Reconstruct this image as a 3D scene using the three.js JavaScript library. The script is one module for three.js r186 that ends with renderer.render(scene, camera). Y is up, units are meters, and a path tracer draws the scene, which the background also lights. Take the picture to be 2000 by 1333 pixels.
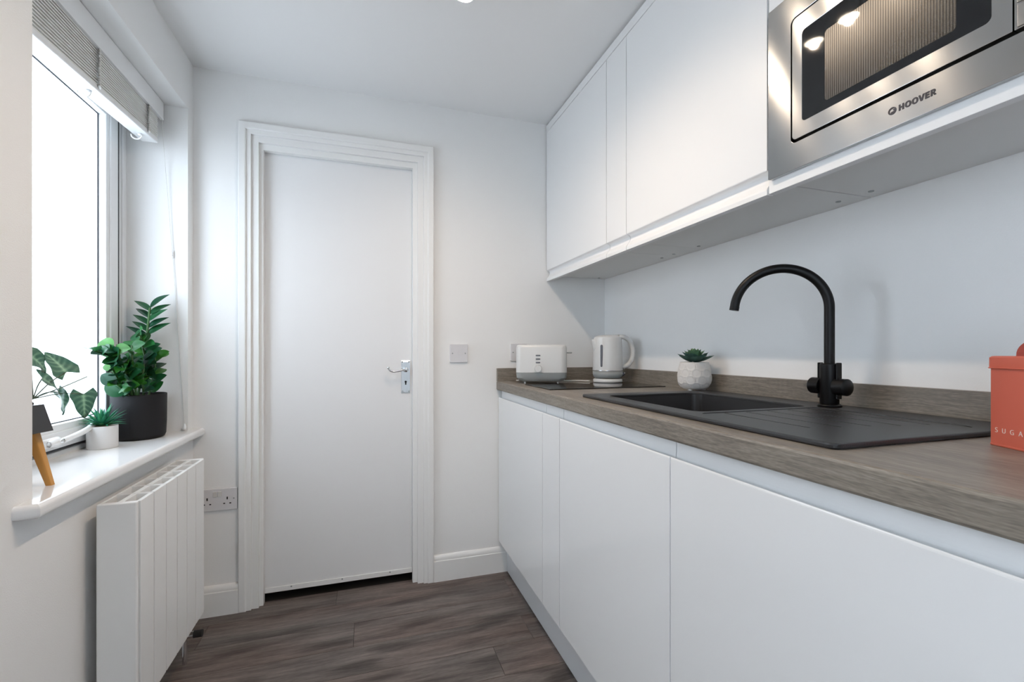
import * as THREE from 'three';
import { RoundedBoxGeometry } from 'three/addons/geometries/RoundedBoxGeometry.js';
import { mergeGeometries, toCreasedNormals } from 'three/addons/utils/BufferGeometryUtils.js';
import { FontLoader } from 'three/addons/loaders/FontLoader.js';
import { TextGeometry } from 'three/addons/geometries/TextGeometry.js';
import { createNoise2D } from 'simplex-noise';

// ---------- camera, sky, exposure ----------
const scene = new THREE.Scene();
const FPX = 881.55, YAW = THREE.MathUtils.degToRad(17.74), EYE = 1.0875;
const camera = new THREE.PerspectiveCamera(2 * THREE.MathUtils.radToDeg(Math.atan(666.5 / FPX)), 2000 / 1333, 0.02, 60);
camera.position.set(0, EYE, 0);
camera.lookAt(Math.sin(YAW), EYE, -Math.cos(YAW));
camera.setViewOffset(2000, 1333, 0, -20.94, 2000, 1333);
camera.updateMatrixWorld();
scene.background = new THREE.Color(0.77, 0.875, 1.0).multiplyScalar(4.45);   // even overcast sky
const LAMP_CANDELA = 0.53, LAMP_COLOR = new THREE.Color(1.0, 0.79, 0.60), LAMP_GLOW = 34;
const renderer = new THREE.WebGLRenderer({ antialias: true });
renderer.toneMapping = THREE.LinearToneMapping;
renderer.toneMappingExposure = 1.27;
renderer.shadowMap.enabled = true;

// ---------- room measures (metres) ----------
const XL = -0.678, XR = 1.2086, ZB = -2.15, ZR = 2.2, CEIL = 2.2515;
const WT = 0.942, WB = 0.899;          // worktop top and underside
const SILL = 0.775;

// ---------- helpers ----------
let seed = 7;
const rnd = () => { seed = (seed * 1664525 + 1013904223) >>> 0; return seed / 4294967296; };
const rr = (a, b) => a + (b - a) * rnd();
const noise2 = createNoise2D(rnd);
const V = (x, y, z) => new THREE.Vector3(x, y, z);
const used = {};
function numbered(n) { const k = used[n] = (used[n] ?? -1) + 1; return k ? `${n}_${String(k).padStart(3, '0')}` : n; }
function thing(name, label, category, at = [0, 0, 0], turn = 0, group) {
  const o = new THREE.Group(); o.name = numbered(name); scene.add(o);
  o.position.set(...at); o.rotation.y = turn;
  o.userData = { label, category }; if (group) o.userData.group = group;
  return o;
}
function part(name, geo, mat, parent, label) {
  const m = new THREE.Mesh(Array.isArray(geo) ? merge(geo) : geo, mat); m.name = name; parent.add(m);
  if (label) m.userData.label = label;
  return m;
}
function structure(name, label, category) {
  const o = new THREE.Group(); o.name = numbered(name); scene.add(o);
  o.userData = { kind: 'structure', label, category }; return o;
}
function structMesh(name, geo, mat, label, category) {
  const m = part(numbered(name), geo, mat, scene); m.userData = { kind: 'structure', label, category }; return m;
}
function merge(list) {
  return mergeGeometries(list.map((g) => {
    const q = g.index ? g.toNonIndexed() : g.clone();
    for (const k of Object.keys(q.attributes)) if (!['position', 'normal', 'uv'].includes(k)) q.deleteAttribute(k);
    return q;
  }));
}
// box from bounds
function bx(x0, x1, y0, y1, z0, z1, r = 0, seg = 2) {
  const w = Math.abs(x1 - x0), h = Math.abs(y1 - y0), d = Math.abs(z1 - z0);
  const g = r ? new RoundedBoxGeometry(w, h, d, seg, Math.min(r, w / 2.01, h / 2.01, d / 2.01)) : new THREE.BoxGeometry(w, h, d);
  return g.translate((x0 + x1) / 2, (y0 + y1) / 2, (z0 + z1) / 2);
}
function cyl(r0, r1, h, seg = 32, r = 0) { return new THREE.CylinderGeometry(r1, r0, h, seg, 1).translate(0, h / 2, 0); }
function lathe(pts, seg = 48) { return new THREE.LatheGeometry(pts.map(([x, y]) => new THREE.Vector2(x, y)), seg); }
function tube(pts, r, seg = 48, rad = 12, closed = false) {
  return new THREE.TubeGeometry(new THREE.CatmullRomCurve3(pts.map((p) => p.isVector3 ? p : V(...p)), closed), seg, r, rad, closed);
}
// planar uv in metres; u follows the grain axis
function uvm(g, grain = 'x', du = 0, dv = 0, scale = 1) {
  const p = g.attributes.position, n = g.attributes.normal, uv = new Float32Array(p.count * 2);
  for (let i = 0; i < p.count; i++) {
    const P = [p.getX(i), p.getY(i), p.getZ(i)], N = [Math.abs(n.getX(i)), Math.abs(n.getY(i)), Math.abs(n.getZ(i))];
    const gi = grain === 'x' ? 0 : grain === 'y' ? 1 : 2;
    let k = N[0] > N[1] && N[0] > N[2] ? 0 : N[1] > N[2] ? 1 : 2, o;
    if (k === gi) { o = [0, 1, 2].filter((q) => q !== k); uv[2 * i] = P[o[0]]; uv[2 * i + 1] = P[o[1]]; }
    else { o = [0, 1, 2].find((q) => q !== k && q !== gi); uv[2 * i] = P[gi]; uv[2 * i + 1] = P[o] + P[k] * 0.3; }
    uv[2 * i] = uv[2 * i] * scale + du; uv[2 * i + 1] = uv[2 * i + 1] * scale + dv;
  }
  g.setAttribute('uv', new THREE.BufferAttribute(uv, 2)); return g;
}
// rounded rectangle path in the xy plane
function rrect(x0, x1, y0, y1, r, T = THREE.Shape) {
  const s = new T(); r = Math.min(r, (x1 - x0) / 2 - 1e-5, (y1 - y0) / 2 - 1e-5);
  s.moveTo(x0 + r, y0); s.lineTo(x1 - r, y0); s.absarc(x1 - r, y0 + r, r, -Math.PI / 2, 0);
  s.lineTo(x1, y1 - r); s.absarc(x1 - r, y1 - r, r, 0, Math.PI / 2);
  s.lineTo(x0 + r, y1); s.absarc(x0 + r, y1 - r, r, Math.PI / 2, Math.PI);
  s.lineTo(x0, y0 + r); s.absarc(x0 + r, y0 + r, r, Math.PI, Math.PI * 1.5);
  return s;
}
function ex(shape, depth, bevel = 0, cs = 8) {
  return new THREE.ExtrudeGeometry(shape, { depth: depth - 2 * bevel, bevelEnabled: bevel > 0, bevelSize: bevel, bevelOffset: -bevel, bevelThickness: bevel, bevelSegments: 2, curveSegments: cs }).translate(0, 0, bevel);
}
// shape drawn in (x, z) -> slab between y0 and y1
function slabXZ(shape, y0, y1, bevel = 0, cs = 8) { return ex(shape, y1 - y0, bevel, cs).rotateX(Math.PI / 2).translate(0, y1, 0); }
// shape drawn in (z, y) -> slab between x0 and x1
function slabZY(shape, x0, x1, bevel = 0, cs = 8) { const g = ex(shape, x1 - x0, bevel, cs); return g.rotateY(-Math.PI / 2).translate(x1, 0, 0); }
// loft of rounded rectangles over y: sections [y, halfwidth, halfdepth, radius]
function loftRR(secs, cs = 6, capTop = true, capBottom = true) {
  const pos = [], idx = [], ring = (cs + 1) * 4;
  for (const [y, hw, hd, r] of secs) for (let q = 0; q < 4; q++) for (let k = 0; k <= cs; k++) {
    const a = (q + k / cs) * Math.PI / 2, sx = q === 0 || q === 3 ? 1 : -1, sz = q < 2 ? 1 : -1;
    pos.push(sx * (hw - r) + r * Math.cos(a), y, sz * (hd - r) + r * Math.sin(a));
  }
  for (let i = 0; i + 1 < secs.length; i++) for (let k = 0; k < ring; k++) {
    const a = i * ring + k, b = i * ring + (k + 1) % ring, c = a + ring, d = b + ring; idx.push(a, c, b, b, c, d);
  }
  const cap = (i, up) => { const c = pos.length / 3; pos.push(0, secs[i][0], 0); for (let k = 0; k < ring; k++) { const a = i * ring + k, b = i * ring + (k + 1) % ring; up ? idx.push(a, c, b) : idx.push(a, b, c); } };
  if (capTop) cap(secs.length - 1, true); if (capBottom) cap(0, false);
  const g = new THREE.BufferGeometry(); g.setAttribute('position', new THREE.Float32BufferAttribute(pos, 3)); g.setIndex(idx);
  g.setAttribute('uv', new THREE.Float32BufferAttribute(new Float32Array(pos.length / 3 * 2), 2));
  return toCreasedNormals(g, 0.6);
}

// ---------- textures ----------
function dataTex(w, h, fn, srgb = true) {
  const d = new Uint8Array(w * h * 4);
  for (let j = 0; j < h; j++) for (let i = 0; i < w; i++) { const c = fn(i, j), o = (j * w + i) * 4; d[o] = c[0]; d[o + 1] = c[1]; d[o + 2] = c[2]; d[o + 3] = 255; }
  const t = new THREE.DataTexture(d, w, h); t.magFilter = THREE.LinearFilter; t.minFilter = THREE.LinearMipmapLinearFilter; t.generateMipmaps = true;
  t.wrapS = t.wrapT = THREE.MirroredRepeatWrapping; if (srgb) t.colorSpace = THREE.SRGBColorSpace; t.needsUpdate = true; return t;
}
const cl = (x) => x < 0 ? 0 : x > 255 ? 255 : x;
// floor: 2.4 m x 1.2 m of grey-brown oak plank face
const FW = 2048, FH = 1024;
const floorMap = dataTex(FW, FH, (i, j) => {
  const x = i / FW * 2.4, y = j / FH * 1.2;
  const wav = y + 0.012 * noise2(x * 1.3, y * 3.1);
  let t = 0.50 + 0.15 * noise2(x * 1.6, wav * 11) + 0.13 * noise2(x * 3.2 + 9, wav * 46) + 0.13 * noise2(x * 10, wav * 190) + 0.10 * noise2(x * 34, wav * 420);
  const dark = Math.max(0, noise2(x * 2.1 + 40, wav * 9 + 7) - 0.28); t -= dark * 0.62;
  const hue = noise2(x * 0.9 + 80, y * 4.5) * 0.5 + 0.5;
  return [cl(58 + 88 * t + 9 * hue), cl(54 + 84 * t), cl(52 + 81 * t - 3 * hue)];
});
// worktop: grey-brown oak laminate, 2.4 m x 0.9 m
const WW = 2048, WH = 1024;
const workMap = dataTex(WW, WH, (i, j) => {
  const x = i / WW * 2.4, y = j / WH * 0.9;
  const wav = y + 0.006 * noise2(x * 1.7, y * 4);
  let t = 0.5 + 0.09 * noise2(x * 1.1, wav * 16) + 0.10 * noise2(x * 5, wav * 90) + 0.13 * noise2(x * 18, wav * 300) + 0.10 * noise2(x * 60, wav * 480);
  return [cl(79 + 100 * t), cl(72 + 97 * t), cl(65 + 91 * t)];
});
const bumpMap = dataTex(512, 512, (i, j) => { const v = cl(128 + 60 * noise2(i / 9, j / 9) + 40 * noise2(i / 3, j / 3)); return [v, v, v]; }, false);
const woodBump = dataTex(1024, 512, (i, j) => { const x = i / 1024 * 2.4, y = j / 512 * 1.2; const v = cl(128 + 60 * noise2(x * 9, y * 190) + 50 * noise2(x * 30, y * 400)); return [v, v, v]; }, false);
function rep(t, u, v) { const c = t.clone(); c.repeat.set(u, v); c.needsUpdate = true; return c; }

// ---------- materials ----------
const lin = (r, g, b) => new THREE.Color().setRGB(r, g, b);
const std = (o) => new THREE.MeshStandardMaterial(o), phy = (o) => new THREE.MeshPhysicalMaterial(o);
const M = {
  wall: std({ color: lin(0.88, 0.88, 0.875), roughness: 0.85, bumpMap: rep(bumpMap, 4, 4), bumpScale: 0.0003 }),
  ceil: std({ color: lin(0.90, 0.90, 0.90), roughness: 0.92 }),
  gloss: phy({ color: lin(0.83, 0.83, 0.825), roughness: 0.42, clearcoat: 0.0 }),
  trim: std({ color: lin(0.86, 0.86, 0.85), roughness: 0.42 }),
  door: std({ color: lin(0.83, 0.83, 0.835), roughness: 0.48 }),
  upvc: std({ color: lin(0.85, 0.86, 0.87), roughness: 0.28 }),
  sill: std({ color: lin(0.86, 0.86, 0.86), roughness: 0.12 }),
  unit: std({ color: lin(0.86, 0.865, 0.87), roughness: 0.30 }),
  unitBase: std({ color: lin(0.86, 0.865, 0.87), roughness: 0.10 }),
  carcass: std({ color: lin(0.78, 0.78, 0.77), roughness: 0.6 }),
  plinth: std({ color: lin(0.68, 0.69, 0.71), roughness: 0.3 }),
  floor: std({ map: rep(floorMap, 1 / 2.4, 1 / 1.2), roughness: 0.5, bumpMap: rep(woodBump, 1 / 2.4, 1 / 1.2), bumpScale: 0.0003 }),
  subfloor: std({ color: lin(0.03, 0.026, 0.024), roughness: 0.9 }),
  work: std({ map: rep(workMap, 1 / 2.4, 1 / 0.9), roughness: 0.4, bumpMap: rep(woodBump, 1 / 2.4, 1 / 1.2), bumpScale: 0.0002 }),
  dark: std({ color: lin(0.012, 0.012, 0.013), roughness: 0.8 }),
  gasket: std({ color: lin(0.02, 0.022, 0.03), roughness: 0.6 }),
  sink: std({ color: lin(0.022, 0.022, 0.024), roughness: 0.38, bumpMap: rep(bumpMap, 6, 6), bumpScale: 0.0002 }),
  tap: phy({ color: lin(0.004, 0.004, 0.0045), roughness: 0.4, specularIntensity: 0.5 }),
  hob: phy({ color: lin(0.008, 0.008, 0.009), roughness: 0.08 }),
  chrome: std({ color: lin(0.78, 0.79, 0.8), roughness: 0.14, metalness: 1 }),
  steel: phy({ color: lin(0.46, 0.46, 0.455), roughness: 0.18, metalness: 1, anisotropy: 0.88, anisotropyRotation: Math.PI / 2 }),
  blackGlass: phy({ color: lin(0.012, 0.013, 0.015), roughness: 0.04, ior: 1.42 }),
  plastic: std({ color: lin(0.70, 0.70, 0.69), roughness: 0.3 }),
  socket: std({ color: lin(0.72, 0.71, 0.73), roughness: 0.4 }),
  greyPlastic: std({ color: lin(0.33, 0.35, 0.35), roughness: 0.4 }),
  smoke: std({ color: lin(0.10, 0.10, 0.12), roughness: 0.2 }),
  slat: std({ color: lin(0.88, 0.88, 0.85), roughness: 0.5 }),
  cord: std({ color: lin(0.82, 0.82, 0.80), roughness: 0.8 }),
  rad: std({ color: lin(0.87, 0.87, 0.86), roughness: 0.3 }),
  potBlack: phy({ color: lin(0.009, 0.009, 0.0105), roughness: 0.6, specularIntensity: 0.6 }),
  potGrey: std({ color: lin(0.035, 0.036, 0.04), roughness: 0.28 }),
  ceramic: std({ color: lin(0.70, 0.69, 0.68), roughness: 0.5 }),
  ceramicRough: std({ color: lin(0.64, 0.62, 0.60), roughness: 0.75 }),
  soil: std({ color: lin(0.035, 0.025, 0.018), roughness: 1 }),
  gravel: std({ color: lin(0.42, 0.32, 0.20), roughness: 1 }),
  orangeWood: std({ color: lin(0.62, 0.30, 0.07), roughness: 0.5 }),
  coral: std({ color: lin(0.62, 0.135, 0.085), roughness: 0.36 }),
  coralDark: std({ color: lin(0.34, 0.05, 0.035), roughness: 0.4 }),
  print: std({ color: lin(0.80, 0.66, 0.60), roughness: 0.5 }),
  ink: std({ color: lin(0.03, 0.03, 0.04), roughness: 0.5 }),
  frosted: phy({ color: lin(0.97, 0.98, 0.98), roughness: 0.96, transmission: 1, thickness: 0, ior: 1.2, side: THREE.DoubleSide }),
  clear: phy({ color: lin(0.98, 0.99, 0.99), roughness: 0, transmission: 1, thickness: 0, ior: 1.5 }),
  bulb: std({ color: lin(0.9, 0.9, 0.9), emissive: lin(1.0, 0.86, 0.66), emissiveIntensity: LAMP_GLOW, roughness: 0.4 }),
};
const leafMat = (r, g, b, rough = 0.35) => phy({ color: lin(r, g, b), roughness: rough, specularIntensity: 0.6, side: THREE.DoubleSide });
M.zz = [leafMat(0.010, 0.088, 0.030, 0.42), leafMat(0.015, 0.125, 0.028, 0.42), leafMat(0.042, 0.195, 0.024, 0.42), leafMat(0.007, 0.058, 0.028, 0.42)];
M.zzStem = std({ color: lin(0.05, 0.13, 0.04), roughness: 0.5 });
M.spike = [leafMat(0.03, 0.22, 0.12, 0.5), leafMat(0.02, 0.15, 0.10, 0.5), leafMat(0.05, 0.30, 0.14, 0.5)];
M.eche = [leafMat(0.075, 0.15, 0.125, 0.6), leafMat(0.10, 0.20, 0.11, 0.6), leafMat(0.14, 0.25, 0.09, 0.6)];
M.syng = phy({ vertexColors: true, roughness: 0.5, side: THREE.DoubleSide, transmission: 0.25, thickness: 0 });
M.syngStem = std({ color: lin(0.07, 0.10, 0.06), roughness: 0.6 });

// ================= the room =================
{ // floor of separate planks
  const fl = structure('floor', 'dark grey-brown oak plank floor', 'floor');
  part('subfloor', bx(XL - 0.3, XR + 0.1, -0.12, -0.006, ZB - 1.3, ZR + 0.1), M.subfloor, fl);
  const rowW = 0.155, L = 1.22, known = { 0: -0.13, 1: 0.62, 2: -0.05, 3: -0.62, 4: 0.44, 5: 0.02, 6: 0.8 };
  for (let k = 0; ; k++) {
    const z0 = Math.max(-2.225 + k * rowW, -2.196), z1 = Math.min(-2.225 + (k + 1) * rowW, ZR); if (z0 >= ZR) break;
    let x = (known[k] ?? rr(-0.7, 0.5)) - 3 * L;
    for (; x < XR; x += L) {
      const a = Math.max(x, XL), b = Math.min(x + L, XR); if (b - a < 0.02) continue;
      const g = bx(a + 0.0006, b - 0.0006, -0.006, 0, z0 + 0.0006, z1 - 0.0006, 0.0008, 1);
      part('plank', uvm(g, 'x', rr(0, 2), rr(0, 1)), M.floor, fl);
    }
  }
}
structMesh('ceiling', bx(XL - 0.3, XR + 0.1, CEIL, CEIL + 0.12, ZB - 1.3, ZR + 0.1), M.ceil, 'plain white painted ceiling', 'ceiling');
const OX0 = -0.462, OX1 = 0.246, OY = 1.998;   // door opening
{ // back wall with door opening
  const s = new THREE.Shape(); s.moveTo(XL - 0.3, 0); s.lineTo(OX0, 0); s.lineTo(OX0, OY); s.lineTo(OX1, OY); s.lineTo(OX1, 0); s.lineTo(XR + 0.1, 0); s.lineTo(XR + 0.1, CEIL); s.lineTo(XL - 0.3, CEIL); s.closePath();
  structMesh('wall_back', uvm(ex(s, 0.1).translate(0, 0, ZB - 0.1)), M.wall, 'white painted wall around the white door', 'wall');
}
{ // unlit passage beyond the door
  const h = structure('wall_passage', 'unlit passage walls beyond the white door', 'wall');
  part('passage_wall', [bx(XL - 0.3, XL - 0.2, 0, CEIL, ZB - 1.2, ZB - 0.1), bx(XR, XR + 0.1, 0, CEIL, ZB - 1.2, ZB - 0.1), bx(XL - 0.3, XR + 0.1, 0, CEIL, ZB - 1.3, ZB - 1.2)], M.wall, h);
}
const RZ0 = -2.094, RZ1 = -1.223, RY0 = 0.745, RY1 = 2.052;   // window opening in the left wall
{
  const s = new THREE.Shape(); s.moveTo(ZB, 0); s.lineTo(ZR, 0); s.lineTo(ZR, CEIL); s.lineTo(ZB, CEIL); s.closePath();
  const h = new THREE.Path(); h.moveTo(RZ0, RY0); h.lineTo(RZ0, RY1); h.lineTo(RZ1, RY1); h.lineTo(RZ1, RY0); h.closePath(); s.holes.push(h);
  const h2 = new THREE.Path(); h2.moveTo(0.45, 0.50); h2.lineTo(0.45, 2.10); h2.lineTo(2.05, 2.10); h2.lineTo(2.05, 0.50); h2.closePath(); s.holes.push(h2);  // extra opening, added for the unseen fill daylight window
  structMesh('wall_left', uvm(slabZY(s, XL - 0.27, XL)), M.wall, 'white painted wall with the deep window recess', 'wall');
}
structMesh('wall_right', uvm(bx(XR, XR + 0.1, 0, CEIL, ZB, ZR)), M.wall, 'white painted wall behind the worktop', 'wall');
structMesh('wall_rear', uvm(bx(XL - 0.27, XR + 0.1, 0, CEIL, ZR, ZR + 0.1)), M.wall, 'white painted wall behind the viewer', 'wall');

// skirting profile extruded along x
function skirtingProfile() {
  const s = new THREE.Shape(); s.moveTo(0, 0); s.lineTo(0.016, 0); s.lineTo(0.016, 0.096); s.lineTo(0.0135, 0.099); s.lineTo(0.0135, 0.103);
  s.bezierCurveTo(0.0135, 0.113, 0.008, 0.121, 0.004, 0.123); s.lineTo(0, 0.123); s.closePath(); return s;
}
{
  const b = structure('baseboard_back', 'white moulded skirting board either side of the door', 'baseboard');
  const run = (x0, x1) => ex(skirtingProfile(), x1 - x0).rotateY(-Math.PI / 2).translate(x1, 0, ZB);   // profile x -> +z
  part('skirting_board', run(XL, -0.513), M.trim, b); part('skirting_board', run(0.297, 0.66), M.trim, b);
  const l = structure('baseboard_left', 'white moulded skirting board under the window', 'baseboard');
  part('skirting_board', ex(skirtingProfile(), ZR - ZB).translate(XL, 0, ZB), M.trim, l);
}

// ---------- door ----------
{
  const d = structure('door_1', 'plain white flush door with chrome lever handle', 'door');
  const DX0 = -0.425, DX1 = 0.202, DY0 = 0.037, DY1 = 1.951, DZ = -2.195;
  part('leaf', bx(DX0 - 0.01, DX1 + 0.012, DY0, DY1 + 0.012, DZ - 0.04, DZ, 0.0015, 1), M.door, d);
  // lining and stops
  const frame = (x0, x1, yt, w, w2, wt, z0, z1, bev) => { const s = new THREE.Shape(); s.moveTo(x0, 0); s.lineTo(x0 + w, 0); s.lineTo(x0 + w, yt - wt); s.lineTo(x1 - w2, yt - wt); s.lineTo(x1 - w2, 0); s.lineTo(x1, 0); s.lineTo(x1, yt); s.lineTo(x0, yt); s.closePath(); return ex(s, z1 - z0, bev).translate(0, 0, z0); };
  part('lining', frame(OX0, OX1, OY, 0.022, 0.022, 0.022, ZB - 0.1, ZB + 0.001, 0), M.trim, d);
  part('door_stop', frame(OX0 + 0.02, OX1 - 0.02, OY - 0.02, DX0 - OX0 - 0.02, OX1 - DX1 - 0.02, OY - 0.02 - DY1, DZ + 0.002, -2.163, 0.0012), M.trim, d);
  // architrave: base board and raised outer moulding
  const AX0 = -0.513, AX1 = 0.297, AY = 2.052;
  part('architrave', [frame(AX0, AX1, AY, 0.046, 0.046, 0.048, ZB, ZB + 0.011, 0.0015), frame(AX0, AX1, AY, 0.028, 0.028, 0.030, ZB, ZB + 0.019, 0.004)], M.trim, d);
  const bar = part('draught_strip', bx(DX0 + 0.001, DX1 - 0.001, DY0, DY0 + 0.022, DZ, DZ + 0.004, 0.001, 1), M.trim, d);
  for (const x of [-0.32, -0.11, 0.10]) part('screw', new THREE.CylinderGeometry(0.0035, 0.0035, 0.002, 12).rotateX(Math.PI / 2).translate(x, DY0 + 0.016, DZ + 0.0045), M.greyPlastic, bar);
  // handle
  const px0 = 0.151, px1 = 0.193, py0 = 0.891, py1 = 1.045, pc = 0.172;
  const pl = part('handle_plate', [ex(rrect(px0, px1, py0, py1, 0.002), 0.003, 0.001).translate(0, 0, DZ), ex(rrect(px0 + 0.004, px1 - 0.004, py0 + 0.004, py1 - 0.004, 0.002), 0.0022, 0.0008).translate(0, 0, DZ + 0.0022)], M.chrome, d, 'chrome handle plate');
  part('lever', [tube([[pc + 0.004, 1.004, DZ + 0.03], [pc - 0.015, 1.003, DZ + 0.045], [pc - 0.04, 0.997, DZ + 0.047], [pc - 0.062, 0.996, DZ + 0.047], [pc - 0.076, 1.003, DZ + 0.047], [pc - 0.082, 1.013, DZ + 0.047]], 0.0048, 40, 10), new THREE.SphereGeometry(0.0062, 16, 12).translate(pc - 0.082, 1.014, DZ + 0.047), new THREE.CylinderGeometry(0.011, 0.014, 0.034, 24).rotateX(Math.PI / 2).translate(pc, 1.003, DZ + 0.02), new THREE.SphereGeometry(0.011, 20, 12).scale(1, 1, 0.5).translate(pc, 1.003, DZ + 0.037)], M.chrome, pl);
  part('keyhole', [new THREE.CylinderGeometry(0.0052, 0.0052, 0.001, 20).rotateX(Math.PI / 2).translate(pc, 0.945, DZ + 0.0046), bx(pc - 0.003, pc + 0.003, 0.931, 0.945, DZ + 0.004, DZ + 0.0051)], M.dark, pl);
  for (const x of [px0 + 0.006, px1 - 0.006]) for (const y of [py0 + 0.009, py1 - 0.006]) part('screw', new THREE.SphereGeometry(0.0035, 12, 8).scale(1, 1, 0.4).translate(x, y, DZ + 0.0045), M.greyPlastic, pl);
}

// ---------- window ----------
{
  const w = structure('window_1', 'frosted white-framed window above the sill', 'window');
  const XF = -0.883, XS = -0.874;
  const ringZY = (z0, z1, y0, y1, b, xa, xb, bev = 0.002) => { const s = new THREE.Shape(); s.moveTo(z0, y0); s.lineTo(z1, y0); s.lineTo(z1, y1); s.lineTo(z0, y1); s.closePath(); const h = new THREE.Path(); h.moveTo(z0 + b, y0 + b); h.lineTo(z0 + b, y1 - b); h.lineTo(z1 - b, y1 - b); h.lineTo(z1 - b, y0 + b); h.closePath(); s.holes.push(h); return slabZY(s, xa, xb, bev); };
  const rectRing = (z0, z1, y0, y1, bz, bb, bt, xa, xb, bev = 0.002) => { const s = new THREE.Shape(); s.moveTo(z0, y0); s.lineTo(z1, y0); s.lineTo(z1, y1); s.lineTo(z0, y1); s.closePath(); const h = new THREE.Path(); h.moveTo(z0 + bz, y0 + bb); h.lineTo(z0 + bz, y1 - bt); h.lineTo(z1 - bz, y1 - bt); h.lineTo(z1 - bz, y0 + bb); h.closePath(); s.holes.push(h); return slabZY(s, xa, xb, bev); };
  part('window_frame', [rectRing(RZ0, RZ1, SILL - 0.03, RY1, 0.074, 0.052, 0.062, -0.945, XF), rectRing(RZ0, RZ1, SILL - 0.03, RY1, 0.03, 0.046, 0.03, -0.945, XF + 0.006, 0.003)], M.upvc, w);
  part('gasket', [rectRing(RZ0 + 0.0735, RZ1 - 0.0735, SILL + 0.021, RY1 - 0.061, 0.008, 0.006, 0.008, -0.93, XS + 0.0042, 0)], M.gasket, w);
  const sash = part('sash', [rectRing(RZ0 + 0.081, RZ1 - 0.081, SILL + 0.0265, RY1 - 0.069, 0.07, 0.07, 0.062, -0.93, XS, 0.003), rectRing(RZ0 + 0.081, RZ1 - 0.081, SILL + 0.0265, RY1 - 0.069, 0.05, 0.05, 0.045, -0.93, XS + 0.005, 0.003)], M.upvc, w);
  const gz0 = RZ0 + 0.151, gz1 = RZ1 - 0.151, gy0 = SILL + 0.0965, gy1 = RY1 - 0.131;
  part('glazing_gasket', ringZY(gz0 - 0.003, gz1 + 0.003, gy0 - 0.003, gy1 + 0.003, 0.0055, -0.8985, -0.8955, 0), M.gasket, sash);
  part('pane', bx(-0.9005, -0.8995, gy0 - 0.004, gy1 + 0.004, gz0 - 0.004, gz1 + 0.004), M.frosted, sash, 'frosted glass pane');
  // casement handle on the bottom rail
  const hd = part('handle', [bx(XS + 0.003, XS + 0.018, 0.812, 0.84, -1.665, -1.60, 0.006, 3), tube([[XS + 0.022, 0.826, -1.60], [XS + 0.028, 0.828, -1.65], [XS + 0.033, 0.834, -1.70], [XS + 0.034, 0.843, -1.76], [XS + 0.032, 0.853, -1.80]], 0.0085, 32, 12), new THREE.SphereGeometry(0.0125, 20, 14).scale(1, 1.1, 2.4).translate(XS + 0.022, 0.827, -1.63), new THREE.SphereGeometry(0.0085, 16, 12).translate(XS + 0.032, 0.853, -1.80)], M.upvc, w, 'white window handle');
  part('button', new THREE.SphereGeometry(0.008, 18, 12).scale(0.5, 0.8, 1.5).translate(XS + 0.0335, 0.829, -1.64), M.chrome, hd, 'small chrome button');
  // sill board with rounded nosing and horns
  const s = new THREE.Shape(); s.moveTo(-0.895, RZ0 - 0.006); s.lineTo(-0.895, RZ1 + 0.006); s.lineTo(XL - 0.01, RZ1 + 0.006); s.lineTo(XL - 0.01, -1.160); s.lineTo(-0.637, -1.172); s.lineTo(-0.637, ZB - 0.01); s.lineTo(XL - 0.01, ZB - 0.01); s.lineTo(XL - 0.01, RZ0 - 0.006); s.closePath();
  part('window_sill', new THREE.ExtrudeGeometry(s, { depth: 0.008, bevelEnabled: true, bevelSize: 0.010, bevelOffset: -0.010, bevelThickness: 0.011, bevelSegments: 5 }).translate(0, 0, 0.011).rotateX(Math.PI / 2).translate(0, SILL, 0), M.sill, w);
}

{ // unseen window added beside the viewer to let in fill daylight
  const w = structure('window_2', 'wide clear window added out of view in the left wall for fill daylight', 'window');
  const z0 = 0.45, z1 = 2.05, y0 = 0.50, y1 = 2.10, b = 0.06;
  part('window_frame', [bx(-0.945, -0.883, y0, y0 + 0.08, z0, z1), bx(-0.945, -0.883, y1 - b, y1, z0, z1), bx(-0.945, -0.883, y0, y1, z0, z0 + b), bx(-0.945, -0.883, y0, y1, z1 - b, z1), bx(-0.94, -0.885, y0, y1, 1.145, 1.205)], M.upvc, w);
  part('pane', bx(-0.911, -0.909, y0 + 0.05, y1 - 0.03, z0 + 0.03, z1 - 0.03), M.clear, w);
  part('window_sill', bx(-0.883, -0.650, y0, y0 + 0.03, z0, z1, 0.006), M.sill, w);
}

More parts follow.
